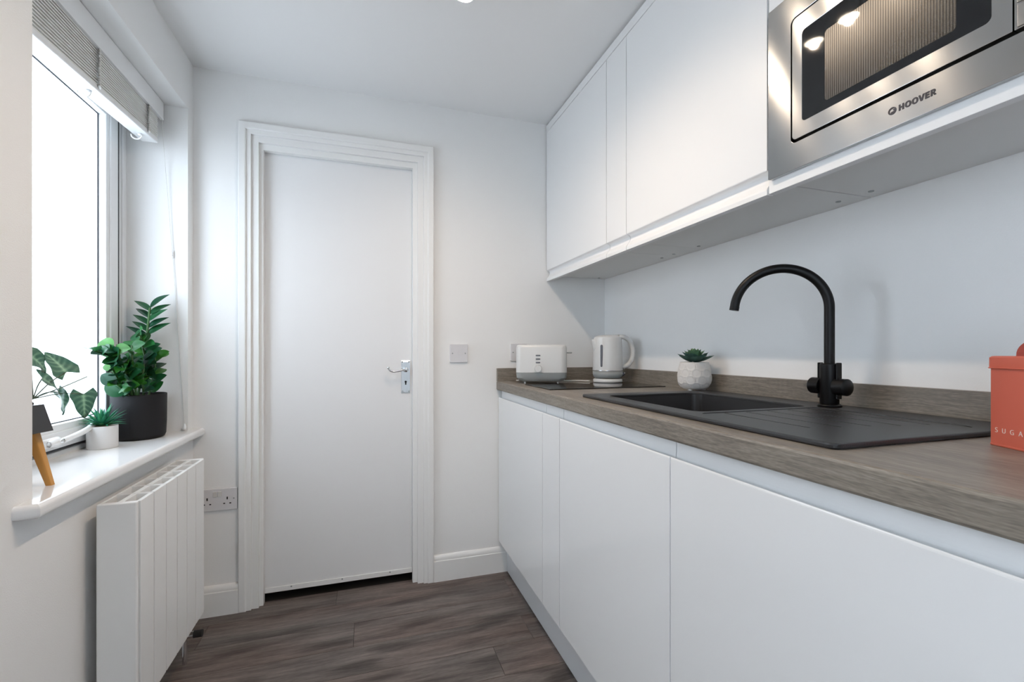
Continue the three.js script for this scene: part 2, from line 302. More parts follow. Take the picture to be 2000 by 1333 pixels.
// ---------- venetian blind ----------
{
  const b = thing('venetian_blind', 'white wooden venetian blind drawn up at the window head', 'blind');
  const Z0 = -2.072, Z1 = -1.245, XF = -0.75;
  part('headrail', [bx(XF - 0.012, XF, 1.982, 2.05, Z0, Z1, 0.002), bx(XF - 0.055, XF - 0.012, 2.005, 2.05, Z0 + 0.01, Z1 - 0.01)], M.upvc, b);
  const N = 15, tiltAll = 0.055, sl = bx(-0.025, 0.025, -0.0019, 0.0019, -0.395, 0.395, 0.0012, 1);
  for (let k = 0; k < N; k++) {
    const t = k / (N - 1), m = part('slat', sl, M.slat, b);
    const yFar = 1.990 - 0.090 * t;
    m.rotation.x = tiltAll * t; m.position.set(XF - 0.034, yFar - Math.sin(tiltAll * t) * 0.395 - 0.0008 * t, -1.648);
  }
  const rail = part('bottom_rail', bx(-0.026, 0.026, -0.0085, 0.0085, -0.397, 0.397, 0.003, 2), M.upvc, b);
  rail.rotation.x = tiltAll; rail.position.set(XF - 0.034, 1.889 - Math.sin(tiltAll) * 0.395, -1.648);
  for (const z of [-1.965, -1.648, -1.33]) {
    const dy = Math.sin(tiltAll) * (-2.043 - z) * -1;
    const pts = []; for (let k = 0; k <= 26; k++) pts.push([XF - 0.0065 + (k % 2) * 0.005, 1.980 - k * (0.090 + dy) / 26, z + (k % 2) * 0.012]);
    part('ladder_cord', tube(pts, 0.0036, 90, 6), M.cord, b);
    part('cord_plug', lathe([[0, -0.006], [0.006, -0.005], [0.008, 0], [0, 0.0005]], 16).translate(XF - 0.034, 1.8795 - dy, z), M.upvc, b);
    part('cord_loop', new THREE.TorusGeometry(0.016, 0.0022, 8, 20, Math.PI).rotateX(Math.PI).translate(XF - 0.045, 1.876 - dy, z), M.cord, b);
  }
  part('pull_cord', tube([[XF - 0.004, 1.99, -2.064], [XF + 0.001, 1.86, -2.07], [-0.742, 1.70, -2.082], [-0.728, 1.47, -2.088], [-0.705, 1.1, -2.089], [-0.69, 0.86, -2.088], [-0.684, 0.80, -2.082]], 0.0011, 60, 6), M.cord, b);
  part('cord_acorn', lathe([[0, -0.02], [0.0045, -0.018], [0.006, -0.008], [0.003, 0.004], [0, 0.006]], 16).translate(-0.684, 0.80, -2.078), M.upvc, b);
  part('cord_cleat', [bx(-0.7325, -0.7235, 1.455, 1.485, -2.0935, -2.088, 0.002), bx(-0.7305, -0.7255, 1.462, 1.478, -2.09, -2.082, 0.002)], M.upvc, b);
}

// ---------- wall plates ----------
function plate(t, w, h) { return part('plate', ex(rrect(-w / 2, w / 2, -h / 2, h / 2, 0.004), 0.009, 0.002), M.socket, t); }
const screwHead = (x, y) => new THREE.CylinderGeometry(0.0032, 0.0032, 0.0016, 12).rotateX(Math.PI / 2).translate(x, y, 0.0092);
{
  const t = thing('outlet_plate', 'blank square white outlet plate beside the door', 'outlet', [0.4175, 1.0795, ZB]);
  plate(t, 0.086, 0.088); for (const x of [-0.031, 0.031]) part('screw', screwHead(x, 0), M.greyPlastic, t);
  part('cord_cover', new THREE.CylinderGeometry(0.012, 0.0125, 0.0012, 28).rotateX(Math.PI / 2).translate(0.006, 0, 0.0092), M.socket, t);
  const s = thing('double_socket', 'white double plug socket low on wall beside the door frame', 'socket', [-0.590, 0.4765, ZB]);
  plate(s, 0.146, 0.090);
  for (const c of [-0.036, 0.036]) {
    part('pin_hole', [bx(c - 0.0025, c + 0.0025, -0.001, 0.010, 0.0085, 0.0094), bx(c - 0.0145, c - 0.0075, -0.019, -0.0145, 0.0085, 0.0094), bx(c + 0.0075, c + 0.0145, -0.019, -0.0145, 0.0085, 0.0094)], M.dark, s);
    part('rocker', bx(c * 0.24 - 0.007, c * 0.24 + 0.007, 0.012, 0.034, 0.007, 0.0125, 0.0015).rotateX(0), M.plastic, s);
  }
  for (const x of [-0.06, 0.06]) part('screw', screwHead(x, 0.002), M.greyPlastic, s);
  const k = thing('worktop_socket', 'white plug socket plate on wall behind the toaster', 'socket', [0.722, 1.084, ZB]);
  plate(k, 0.086, 0.088); part('screw', screwHead(-0.031, 0), M.greyPlastic, k); part('rocker', bx(0.004, 0.018, 0.01, 0.034, 0.007, 0.0125, 0.0015), M.plastic, k);
}

// ---------- electric radiator ----------
{
  const t = thing('radiator', 'white slim panel radiator under the window sill', 'radiator');
  const x0 = -0.650, x1 = -0.562, z0 = -1.895, z1 = -1.405, y0 = 0.15, y1 = 0.70, n = 6, w = (z1 - z0 - 0.012) / n;
  // cross-section of one element: front panel, back panel, webs, two open flues
  const s = new THREE.Shape(); s.moveTo(x0, 0.0025); s.lineTo(x1 - 0.0008, 0.0025); s.lineTo(x1, 0.0033); s.lineTo(x1, w - 0.0033); s.lineTo(x1 - 0.0008, w - 0.0025); s.lineTo(x0, w - 0.0025); s.closePath();
  for (const [a, b] of [[x0 + 0.006, x0 + 0.037], [x0 + 0.050, x1 - 0.010]]) { const h = new THREE.Path(); h.moveTo(a, 0.006); h.lineTo(a, w - 0.006); h.lineTo(b, w - 0.006); h.lineTo(b, 0.006); h.closePath(); s.holes.push(h); }
  const el = slabXZ(s, y0, y1, 0.0008);
  for (let k = 0; k < n; k++) { const m = part('element', el, M.rad, t); m.position.z = z0 + 0.006 + k * w; }
  part('core', bx(x0 + 0.0065, x1 - 0.0105, y0 + 0.03, y1 - 0.09, z0 + 0.008, z1 - 0.008), M.rad, t);
  part('end_panel', bx(x0 - 0.001, x1 - 0.003, y0 - 0.001, y1 + 0.0015, z1 - 0.0065, z1 + 0.006, 0.004, 3), M.rad, t);
  part('end_panel', bx(x0 - 0.001, x1 - 0.003, y0 - 0.001, y1 + 0.0015, z0 - 0.006, z0 + 0.0065, 0.004, 3), M.rad, t);
  for (const z of [z0 + 0.08, z1 - 0.08]) part('bracket', bx(XL, x0, 0.56, 0.60, z - 0.015, z + 0.015, 0.002), M.rad, t);
  const v = part('valve', [cyl(0.007, 0.007, 0.06, 16).translate(-0.60, 0.092, -1.84), new THREE.CylinderGeometry(0.011, 0.011, 0.03, 20).rotateZ(Math.PI / 2).translate(-0.59, 0.10, -1.84), cyl(0.0075, 0.0075, 0.095, 16).translate(-0.605, 0, -1.84)], M.chrome, t, 'chrome pipe valve');
  part('valve_cap', new THREE.CylinderGeometry(0.012, 0.012, 0.026, 20).rotateZ(Math.PI / 2).translate(-0.565, 0.10, -1.84), M.dark, v, 'black valve cap');
  part('cable', tube([[-0.60, 0.155, -1.88], [-0.60, 0.20, -1.906], [-0.61, 0.26, -1.912], [-0.62, 0.33, -1.92], [-0.655, 0.36, -2.0], [-0.66, 0.40, -2.10]], 0.003, 40, 8), M.cord, t);
}

// ================= cabinets =================
// J-pull door profile in (x, y), front face at x = 0, extruded along z
function jDoor(width, yLow, yHigh, pull) {
  const s = new THREE.Shape(), T = 0.019;
  if (pull === 'top') { s.moveTo(0.001, yLow); s.lineTo(T, yLow); s.lineTo(T, yHigh + 0.034); s.lineTo(0.0165, yHigh + 0.034); s.bezierCurveTo(0.0165, yHigh + 0.012, 0.0165, yHigh - 0.008, 0.010, yHigh - 0.012); s.bezierCurveTo(0.006, yHigh - 0.014, 0.0042, yHigh - 0.010, 0.0036, yHigh - 0.001); s.bezierCurveTo(0.003, yHigh + 0.001, 0.001, yHigh + 0.001, 0.0003, yHigh - 0.002); s.lineTo(0, yHigh - 0.004); s.lineTo(0, yLow + 0.001); }
  else { const g = yLow + 0.056; s.moveTo(0.0005, yLow); s.lineTo(T, yLow); s.lineTo(T, yHigh); s.lineTo(0.001, yHigh); s.lineTo(0, yHigh - 0.001); s.lineTo(0, g + 0.003); s.bezierCurveTo(0, g, 0.002, g - 0.001, 0.004, g - 0.001); s.bezierCurveTo(0.012, g - 0.002, 0.0165, g - 0.006, 0.0165, g - 0.013); s.bezierCurveTo(0.0165, g - 0.026, 0.004, g - 0.034, 0.001, g - 0.042); s.lineTo(0, g - 0.045); s.lineTo(0, yLow + 0.0005); }
  s.closePath();
  return ex(s, width, 0.0, 10);
}
const UX = 0.872, BXF = 0.617;
function wallUnit(z0, z1, label, niche) {
  const t = thing('wall_cabinet', label, 'cabinet', [UX, 1.447, (z0 + z1) / 2], 0, 'wall cabinets above the worktop');
  const w = z1 - z0, D = XR - UX - 0.001, a = -w / 2 + 0.0008, b = w / 2 - 0.0008, H = 0.760;
  part('carcass', [bx(0.021, D, 0.028, 0.046, a, b), bx(0.021, D, H - 0.018, H, a, b), bx(0.021, D, 0.046, H - 0.018, a, a + 0.018), bx(0.021, D, 0.046, H - 0.018, b - 0.018, b), bx(D - 0.008, D, 0.046, H - 0.018, a + 0.018, b - 0.018)], M.carcass, t);
  if (!niche) {
    part('door', jDoor(w - 0.003, 0, H, 'bottom').translate(0, 0, -w / 2 + 0.0015), M.unit, t);
  } else {
    part('door', bx(0, 0.019, 0.412, H, a, b, 0.0008, 1), M.unit, t);
    part('bottom_rail', bx(0, 0.019, 0, 0.040, a, b, 0.0008, 1), M.unit, t);
  }
  part('cover_cap', new THREE.CylinderGeometry(0.006, 0.006, 0.002, 16).translate(D - 0.052, 0.0272, a + 0.03), M.greyPlastic, t);
  if (w > 0.3) part('cover_cap', new THREE.CylinderGeometry(0.006, 0.006, 0.002, 16).translate(D - 0.052, 0.0272, b - 0.045), M.greyPlastic, t);
  return t;
}
wallUnit(-2.146, -1.5385, 'tall white wall cabinet in the corner above the kettle');
wallUnit(-1.5385, -1.398, 'narrow white wall cabinet between two wide ones');
wallUnit(-1.398, -0.806, 'wide white wall cabinet directly left of the microwave');
wallUnit(-0.803, -0.200, 'white wall cabinet housing the steel microwave', true);
{
  const t = thing('cornice', 'white filler strip between wall cabinets and ceiling', 'cornice');
  part('strip', bx(UX - 0.001, UX + 0.02, 2.2085, 2.2425, ZB + 0.002, -0.200, 0.001, 1), M.unit, t);
  part('strip_back', bx(UX + 0.02, XR - 0.002, 2.2085, 2.2425, ZB + 0.002, -0.200), M.carcass, t);
}
function baseUnit(z0, z1, label) {
  const t = thing('base_cabinet', label, 'cabinet', [BXF, 0, (z0 + z1) / 2], 0, 'base cabinets under the worktop');
  const w = z1 - z0, D = XR - BXF - 0.002, a = -w / 2 + 0.0008, b = w / 2 - 0.0008;
  part('carcass', [bx(0.021, D, 0.152, 0.170, a, b), bx(0.021, D, 0.170, WB - 0.001, a, a + 0.016), bx(0.021, D, 0.170, WB - 0.001, b - 0.016, b), bx(D - 0.008, D, 0.170, WB - 0.001, a + 0.016, b - 0.016)], M.carcass, t);
  part('door', jDoor(w - 0.003, 0.152, 0.862, 'top').translate(0, 0, -w / 2 + 0.0015), M.unitBase, t);
  for (const z of [a + 0.03, b - 0.03]) part('leg', cyl(0.015, 0.015, 0.152, 12).translate(0.12, 0, z), M.dark, t);
  return t;
}
baseUnit(-2.146, -1.5575, 'white gloss base cabinet in the corner below the hob');
baseUnit(-1.5575, -1.4030, 'narrow white gloss base cabinet beside the corner one');
baseUnit(-1.4030, -0.8175, 'wide white gloss base cabinet below the sink bowl');
baseUnit(-0.8175, -0.2160, 'white gloss base cabinet nearest the viewer, below the drainer');
{
  const t = thing('plinth', 'white plinth board along the foot of base cabinets', 'plinth');
  part('board', bx(0.657, 0.673, 0.002, 0.150, ZB + 0.002, -0.216, 0.0008, 1), M.plinth, t);
}
// sink placement
const SX0 = 0.655, SX1 = 1.155, SZ0 = -1.315, SZ1 = -0.487, RIM = WT + 0.0095;
const BO = { x0: 0.712, x1: 1.052, z0: -1.255, z1: -0.846 };
{
  const t = thing('worktop', 'grey-brown oak laminate worktop with matching upstand', 'worktop');
  const s = new THREE.Shape(); s.moveTo(0.607, ZB + 0.001); s.lineTo(XR - 0.001, ZB + 0.001); s.lineTo(XR - 0.001, -0.21); s.lineTo(0.607, -0.21); s.closePath();
  s.holes.push(rrect(BO.x0 - 0.02, BO.x1 + 0.02, BO.z0 - 0.02, BO.z1 + 0.02, 0.02, THREE.Path));
  part('slab', uvm(slabXZ(s, WB, WT, 0.005), 'z', 0.3, 0.1), M.work, t);
  part('upstand', uvm(bx(1.190, XR - 0.001, WT, 1.006, ZB + 0.02, -0.21, 0.001, 1), 'z', 0.7, 0.45), M.work, t);
  part('upstand', uvm(bx(0.607, XR - 0.001, WT, 1.006, ZB + 0.001, ZB + 0.019, 0.001, 1), 'x', 1.2, 0.2), M.work, t);
}
{
  const t = thing('induction_hob', 'black glass hob set in the worktop under the kettle', 'hob');
  part('glass', ex(rrect(0.655, 1.172, 1.580, 1.862, 0.003), 0.004, 0.0012).rotateX(-Math.PI / 2).translate(0, WT, 0), M.hob, t);
}
// ---------- sink ----------
{
  const t = thing('kitchen_sink', 'black composite sink with ribbed drainer', 'sink');
  const DR = { x0: 0.700, x1: 1.052, z0: BO.z1 + 0.018, z1: SZ1 - 0.035 };
  const s = rrect(SX0, SX1, SZ0, SZ1, 0.012); s.holes.push(rrect(BO.x0, BO.x1, BO.z0, BO.z1, 0.03, THREE.Path)); s.holes.push(rrect(DR.x0, DR.x1, DR.z0, DR.z1, 0.02, THREE.Path));
  part('rim', slabXZ(s, WT, RIM, 0.003), M.sink, t);
  const d = rrect(DR.x0 - 0.002, DR.x1 + 0.002, DR.z0 - 0.002, DR.z1 + 0.002, 0.02);
  for (let k = 0; k < 5; k++) { const x = 0.765 + k * 0.062; d.holes.push(rrect(x - 0.0022, x + 0.0022, DR.z0 + 0.006, DR.z1 - 0.05 - 0.018 * (4 - k) * 0.6, 0.002, THREE.Path)); }
  const dr = part('drainer', slabXZ(d, RIM - 0.0055, RIM - 0.0022, 0.0004), M.sink, t);
  part('groove_floor', slabXZ(rrect(DR.x0, DR.x1, DR.z0, DR.z1, 0.018), WT + 0.0003, RIM - 0.0054), M.sink, dr);
  // bowl: inner and outer skin
  const hw = (BO.x1 - BO.x0) / 2, hd = (BO.z1 - BO.z0) / 2, cx = (BO.x0 + BO.x1) / 2, cz = (BO.z0 + BO.z1) / 2;
  part('bowl', loftRR([[WT - 0.19, hw - 0.02, hd - 0.02, 0.04], [WT - 0.17, hw - 0.008, hd - 0.008, 0.035], [RIM - 0.002, hw + 0.0005, hd + 0.0005, 0.03], [RIM - 0.002, hw + 0.006, hd + 0.006, 0.036], [WT - 0.175, hw - 0.002, hd - 0.002, 0.04], [WT - 0.196, hw - 0.02, hd - 0.02, 0.045]].slice(0, 6), 8, true, true).translate(cx, 0, cz), M.sink, t);
  part('waste', lathe([[0, 0.002], [0.03, 0.002], [0.04, 0.004], [0.044, 0.001]], 32).translate(cx, WT - 0.19, cz), M.chrome, t);
}
// ---------- tap ----------
{
  const TX = 1.093, TZ = -0.828, y = RIM;
  const t = thing('mixer_tap', 'matt black swan-neck mixer tap behind the sink', 'tap', [TX, y, TZ]);
  part('base_ring', lathe([[0, 0], [0.026, 0], [0.026, 0.004], [0.0225, 0.007], [0, 0.007]], 40), M.tap, t);
  part('body', lathe([[0, 0.006], [0.0205, 0.006], [0.0205, 0.104], [0.0195, 0.107], [0.0135, 0.107]], 40), M.tap, t);
  const R = 0.106, a = THREE.MathUtils.degToRad(222), dx = Math.cos(a), dz = Math.sin(a), ys = 1.196 - y;
  const path = new THREE.CurvePath(); path.add(new THREE.LineCurve3(V(0, 0.10, 0), V(0, ys, 0)));
  const arc = []; for (let k = 0; k <= 40; k++) { const p = Math.PI - k / 40 * Math.PI * 0.97; arc.push(V(dx * (R + R * Math.cos(p)), ys + R * Math.sin(p), dz * (R + R * Math.cos(p)))); }
  const pts = [V(0, 0.10, 0), V(0, 0.15, 0), V(0, ys - 0.03, 0), ...arc];
  part('spout', tube(pts, 0.0115, 140, 24), M.tap, t);
  const e = arc[40], e2 = arc[38], dir = e.clone().sub(e2).normalize();
  const tip = new THREE.CylinderGeometry(0.0118, 0.0118, 0.010, 24); tip.applyQuaternion(new THREE.Quaternion().setFromUnitVectors(V(0, -1, 0), dir)); tip.translate(...e.clone().addScaledVector(dir, 0.003).toArray());
  part('spout_tip', tip, M.tap, t);
  for (const s of [-1, 1]) {
    const h = part('handle', [new THREE.CylinderGeometry(0.0205, 0.0205, 0.026, 36).rotateX(Math.PI / 2).translate(0, 0.050, s * 0.031), new THREE.SphereGeometry(0.0205, 32, 16).scale(1, 1, 0.30).translate(0, 0.050, s * 0.0435)], M.tap, t);
    part('lever', bx(-0.0085, 0.0085, 0.020, 0.109, s * 0.0235 - 0.0022, s * 0.0235 + 0.0022, 0.002), M.tap, h);
  }
}

// ---------- microwave ----------
const font = await new FontLoader().loadAsync('fonts/droid/droid_sans_bold.typeface.json');
const fontR = await new FontLoader().loadAsync('fonts/droid/droid_sans_regular.typeface.json');
function words(txt, size, depth, f = font, fat = 0) { const g = new TextGeometry(txt, { font: f, size, depth, curveSegments: 5, bevelEnabled: fat > 0, bevelSize: fat, bevelThickness: 0.0001, bevelSegments: 1 }); g.computeBoundingBox(); return g; }
{
  const t = thing('microwave', 'built-in brushed steel microwave with black glass door', 'microwave', [0.864, 1.474, -0.4995]);
  // local: x into the cabinet, z along the wall; width 0.59, height 0.377
  const ring = (z0, z1, y0, y1, hz0, hz1, hy0, hy1, r, rh, xa, xb, bev) => { const s = rrect(z0, z1, y0, y1, r); s.holes.push(rrect(hz0, hz1, hy0, hy1, rh, THREE.Path)); return slabZY(s, xa, xb, bev); };
  const zl = -0.295, zr = 0.295, dz0 = -0.2355, dz1 = 0.2355, dy0 = 0.058, dy1 = 0.320;
  const st = (g) => uvm(g, 'z');
  part('trim_frame', st(ring(zl, zr, 0, 0.377, dz0 - 0.0018, dz1 + 0.0018, dy0 - 0.0018, dy1 + 0.0018, 0.003, 0.012, -0.003, 0.0075, 0.0008)), M.steel, t);
  part('body', bx(0.012, 0.30, 0.045, 0.335, -0.265, 0.265), M.dark, t);
  // door
  const rr4 = (x0, x1, y0, y1, [a, b, c, d]) => { const s = new THREE.Shape(); s.moveTo(x0 + a, y0); s.lineTo(x1 - b, y0); s.absarc(x1 - b, y0 + b, b, -Math.PI / 2, 0); s.lineTo(x1, y1 - c); s.absarc(x1 - c, y1 - c, c, 0, Math.PI / 2); s.lineTo(x0 + d, y1); s.absarc(x0 + d, y1 - d, d, Math.PI / 2, Math.PI); s.lineTo(x0, y0 + a); s.absarc(x0 + a, y0 + a, a, Math.PI, Math.PI * 1.5); return s; };
  const split = 0.112, gz0 = -0.2105, gz1 = 0.0885, gy0 = 0.0925, gy1 = 0.2815;
  const ds = rr4(dz0 + 0.0018, split - 0.0008, dy0 + 0.004, dy1 - 0.0018, [0.010, 0.001, 0.001, 0.010]); ds.holes.push(rrect(gz0, gz1, gy0, gy1, 0.008, THREE.Path));
  const dr = part('door', st(slabZY(ds, -0.004, 0.012, 0.0008)), M.steel, t);
  part('door_glass', slabZY(rrect(gz0 - 0.001, gz1 + 0.001, gy0 - 0.001, gy1 + 0.001, 0.008), -0.0032, -0.0012), M.blackGlass, dr, 'black glass door window');
  // perforated screen seen in the glass
  const meshTex = dataTex(1024, 512, (i, j) => { const px = (i % 16) - 7.5, py = ((j + (Math.floor(i / 16) % 2) * 8) % 16) - 7.5; const on = px * px + py * py * 0.6 < 34; return on ? [5, 5, 6] : [84, 80, 74]; });
  meshTex.wrapS = meshTex.wrapT = THREE.RepeatWrapping;
  const screenMat = phy({ map: rep(meshTex, 1, 1), roughness: 0.25, metalness: 0.5, clearcoat: 1, clearcoatRoughness: 0.03 });
  const sc = slabZY(rrect(-0.1615, 0.0475, 0.109, 0.2480, 0.006), -0.0036, -0.0030);
  { const p = sc.attributes.position, uv = []; for (let i = 0; i < p.count; i++) uv.push(p.getZ(i) / 0.264, p.getY(i) / 0.090); sc.setAttribute('uv', new THREE.Float32BufferAttribute(uv, 2)); }
  part('screen', sc, screenMat, dr, 'perforated metal screen');
  // control side
  const cp = part('control_panel', st(slabZY(rr4(split + 0.0008, dz1 - 0.0018, dy0 + 0.004, dy1 - 0.0018, [0.001, 0.010, 0.010, 0.001]), -0.004, 0.012, 0.0008)), M.steel, t);
  for (let k = 0; k < 4; k++) part('button', st(bx(-0.0056, -0.0030, dy0 + 0.006 + k * 0.034, dy0 + 0.038 + k * 0.034, split + 0.004, dz1 - 0.012, 0.001, 1)), M.steel, cp);
  part('display', bx(-0.0046, -0.0035, 0.25, 0.30, split + 0.012, dz1 - 0.014), M.blackGlass, cp);
  // maker's lettering and roundel
  const tx = words('HOOVER', 0.0098, 0.0003, font, 0.00032); const bw = tx.boundingBox.max.x - tx.boundingBox.min.x;
  tx.translate(-tx.boundingBox.min.x, 0, 0).scale(0.0535 / bw, 1, 1).rotateY(-Math.PI / 2).translate(-0.0032, 0.0235, -0.0315);
  part('lettering', tx, M.ink, t, 'dark printed maker lettering');
  const lg = new THREE.Shape(); lg.absarc(0, 0, 0.0064, 0, Math.PI * 2); const cut = new THREE.Path(); cut.moveTo(-0.0042, 0.001); cut.quadraticCurveTo(-0.001, 0.0048, 0.004, 0.0034); cut.lineTo(0.0005, 0.0012); cut.lineTo(0.0034, -0.001); cut.lineTo(-0.0016, -0.0014); cut.lineTo(-0.0036, -0.0042); cut.closePath(); lg.holes.push(cut);
  part('roundel', ex(lg, 0.0004, 0, 24).rotateY(-Math.PI / 2).translate(-0.0032, 0.0285, -0.0415), M.ink, t);
}

// ---------- toaster ----------
{
  const t = thing('toaster', 'white two-slice toaster with grey base and round dial', 'toaster', [0.772, WT, -1.965], THREE.MathUtils.degToRad(-20));
  const hw = 0.116, hd = 0.072;
  part('body', loftRR([[0.0505, hw, hd, 0.030], [0.10, hw - 0.0005, hd - 0.0005, 0.030], [0.164, hw - 0.001, hd - 0.001, 0.030], [0.172, hw - 0.003, hd - 0.003, 0.029], [0.176, hw - 0.007, hd - 0.007, 0.027], [0.1775, hw - 0.013, hd - 0.013, 0.022]], 8), M.plastic, t);
  part('base', loftRR([[0.009, hw - 0.026, hd - 0.022, 0.03], [0.014, hw - 0.012, hd - 0.010, 0.036], [0.026, hw - 0.002, hd - 0.002, 0.034], [0.049, hw, hd, 0.031]], 8), M.greyPlastic, t);
  for (const z of [-0.024, 0.024]) part('slot', bx(-0.072, 0.072, 0.1768, 0.1776, z - 0.012, z + 0.012), M.dark, t);
  for (const [x, z] of [[-0.075, 0.040], [0.075, 0.040], [-0.075, -0.04], [0.075, -0.04]]) part('foot', cyl(0.004, 0.005, 0.012, 12).translate(x, 0, z), M.plastic, t);
  for (const y of [0.126, 0.110, 0.094]) part('button', bx(-0.0265, -0.0065, y, y + 0.0055, hd - 0.004, hd + 0.0025, 0.001, 1), M.smoke, t);
  part('dial', new THREE.CylinderGeometry(0.0150, 0.0165, 0.020, 32).rotateX(Math.PI / 2).translate(-0.0165, 0.070, hd + 0.008), M.plastic, t);
  part('lever', bx(hw - 0.004, hw + 0.026, 0.138, 0.1435, -0.012, 0.012, 0.002), M.greyPlastic, t);
}
// ---------- kettle ----------
{
  const t = thing('electric_kettle', 'white electric kettle with water gauge on its base', 'kettle', [1.062, WT + 0.004, -1.862], 0);
  part('power_base', lathe([[0, 0], [0.064, 0], [0.067, 0.004], [0.066, 0.014], [0.06, 0.018], [0, 0.018]], 48), M.ceramic, t);
  part('lower_band', lathe([[0, 0.020], [0.058, 0.020], [0.064, 0.025], [0.068, 0.036], [0.0688, 0.054], [0, 0.054]], 48), M.greyPlastic, t);
  part('chrome_band', lathe([[0.0686, 0.0535], [0.0696, 0.0545], [0.0696, 0.0565], [0.0686, 0.0575]], 48), M.chrome, t);
  part('body', lathe([[0.0688, 0.0575], [0.0685, 0.10], [0.0665, 0.16], [0.0635, 0.200], [0.0615, 0.208]], 48), M.plastic, t);
  const lid = part('lid', lathe([[0, 0.220], [0.02, 0.2195], [0.045, 0.216], [0.058, 0.211], [0.0618, 0.2075]], 48), M.plastic, t);
  part('lid_tab', bx(0.045, 0.066, 0.212, 0.2205, -0.012, 0.012, 0.003), M.plastic, lid);
  // spout towards the left
  const sp = new THREE.SphereGeometry(0.028, 24, 16).scale(0.75, 1.35, 0.75).translate(-0.052, 0.172, 0);
  { const p = sp.attributes.position; for (let i = 0; i < p.count; i++) { const y = p.getY(i); if (y > 0.197) p.setY(i, 0.197 + (y - 0.197) * 0.2); p.setX(i, p.getX(i) - Math.max(0, y - 0.172) * 0.35); } sp.computeVertexNormals(); }
  part('spout', sp.rotateY(-0.1), M.plastic, t);
  const ha = V(0.93, 0, 0.37).normalize(), hp = (r, y) => V(ha.x * r, y, ha.z * r);
  part('handle', tube([hp(0.052, 0.210), hp(0.075, 0.209), hp(0.100, 0.192), hp(0.114, 0.155), hp(0.112, 0.115), hp(0.095, 0.083), hp(0.070, 0.070)], 0.0105, 60, 14), M.plastic, t);
  // water gauge facing the room
  const gd = Math.atan2(-0.80, 0.60);
  const gg = new THREE.CapsuleGeometry(0.0062, 0.090, 6, 16).scale(1, 1, 0.35).translate(0, 0.122, 0.0672).rotateY(gd);
  part('water_gauge', gg, M.smoke, t, 'dark water gauge window');
  part('switch', new THREE.SphereGeometry(0.006, 14, 10).translate(ha.x * 0.076, 0.040, ha.z * 0.076), M.chrome, t);
  part('switch_housing', new THREE.SphereGeometry(0.012, 16, 12).scale(1, 0.9, 1).translate(ha.x * 0.066, 0.038, ha.z * 0.066), M.smoke, t);
}
{
  const c = part(numbered('power_cord'), tube([[0.99, WT + 0.0085, -1.90], [0.95, WT + 0.0085, -1.95], [0.92, WT + 0.0045, -2.00], [0.90, WT + 0.0035, -2.06], [0.86, WT + 0.0035, -2.10], [0.80, WT + 0.0035, -2.115], [0.70, WT + 0.0035, -2.118]], 0.0032, 60, 8), M.cord, scene);
  c.userData = { label: 'white power cord lying between toaster and kettle', category: 'cord' };
}

// ---------- leaves ----------
// leaf surface: along +y, width in x, normal +z; prof(t) half-width fraction
function leafGeo(L, W, prof, { fold = 0.25, bend = 0.3, n = 10, m = 6, wave = 0, color = null } = {}) {
  const pos = [], col = [], idx = [];
  for (let i = 0; i <= n; i++) {
    const t = i / n, hw = W * prof(t), th = bend * t, yy = bend ? L * Math.sin(th) / bend : L * t, zz = bend ? -L * (1 - Math.cos(th)) / bend : 0;
    for (let j = 0; j <= m; j++) {
      const s = j / m * 2 - 1, lift = Math.abs(s) * hw * fold + wave * W * Math.sin(t * 9 + s * 2) * Math.abs(s);
      pos.push(s * hw, yy + lift * Math.sin(th), zz + lift * Math.cos(th));
      if (color) col.push(...color(t, s));
    }
  }
  for (let i = 0; i < n; i++) for (let j = 0; j < m; j++) { const a = i * (m + 1) + j, b = a + 1, c = a + m + 1, d = c + 1; idx.push(a, b, c, b, d, c); }
  const g = new THREE.BufferGeometry(); g.setAttribute('position', new THREE.Float32BufferAttribute(pos, 3));
  if (color) g.setAttribute('color', new THREE.Float32BufferAttribute(col, 3));
  g.setIndex(idx); g.computeVertexNormals(); return g;
}
const oval = (t) => Math.pow(Math.sin(Math.PI * Math.pow(t, 0.82)), 0.75) * 0.5 + 0.02;
const lance = (t) => Math.sin(Math.PI * Math.pow(t, 0.75)) * 0.5 + 0.015;
const spike = (t) => (0.5 * (1 - t) * (0.55 + 0.9 * Math.sqrt(Math.min(1, t * 3)))) + 0.01;
// orient a leaf: tip direction and the way its face looks
function aim(m, at, dir, face) {
  const y = dir.clone().normalize(), z = face.clone().addScaledVector(y, -face.dot(y)).normalize(), x = y.clone().cross(z);
  m.matrix.makeBasis(x, y, z); m.matrix.setPosition(at); m.matrix.decompose(m.position, m.quaternion, m.scale);
}
const camR = V(Math.cos(YAW), 0, Math.sin(YAW)), camB = V(-Math.sin(YAW), 0, Math.cos(YAW)), UPV = V(0, 1, 0);   // room axes seen from the viewer's side

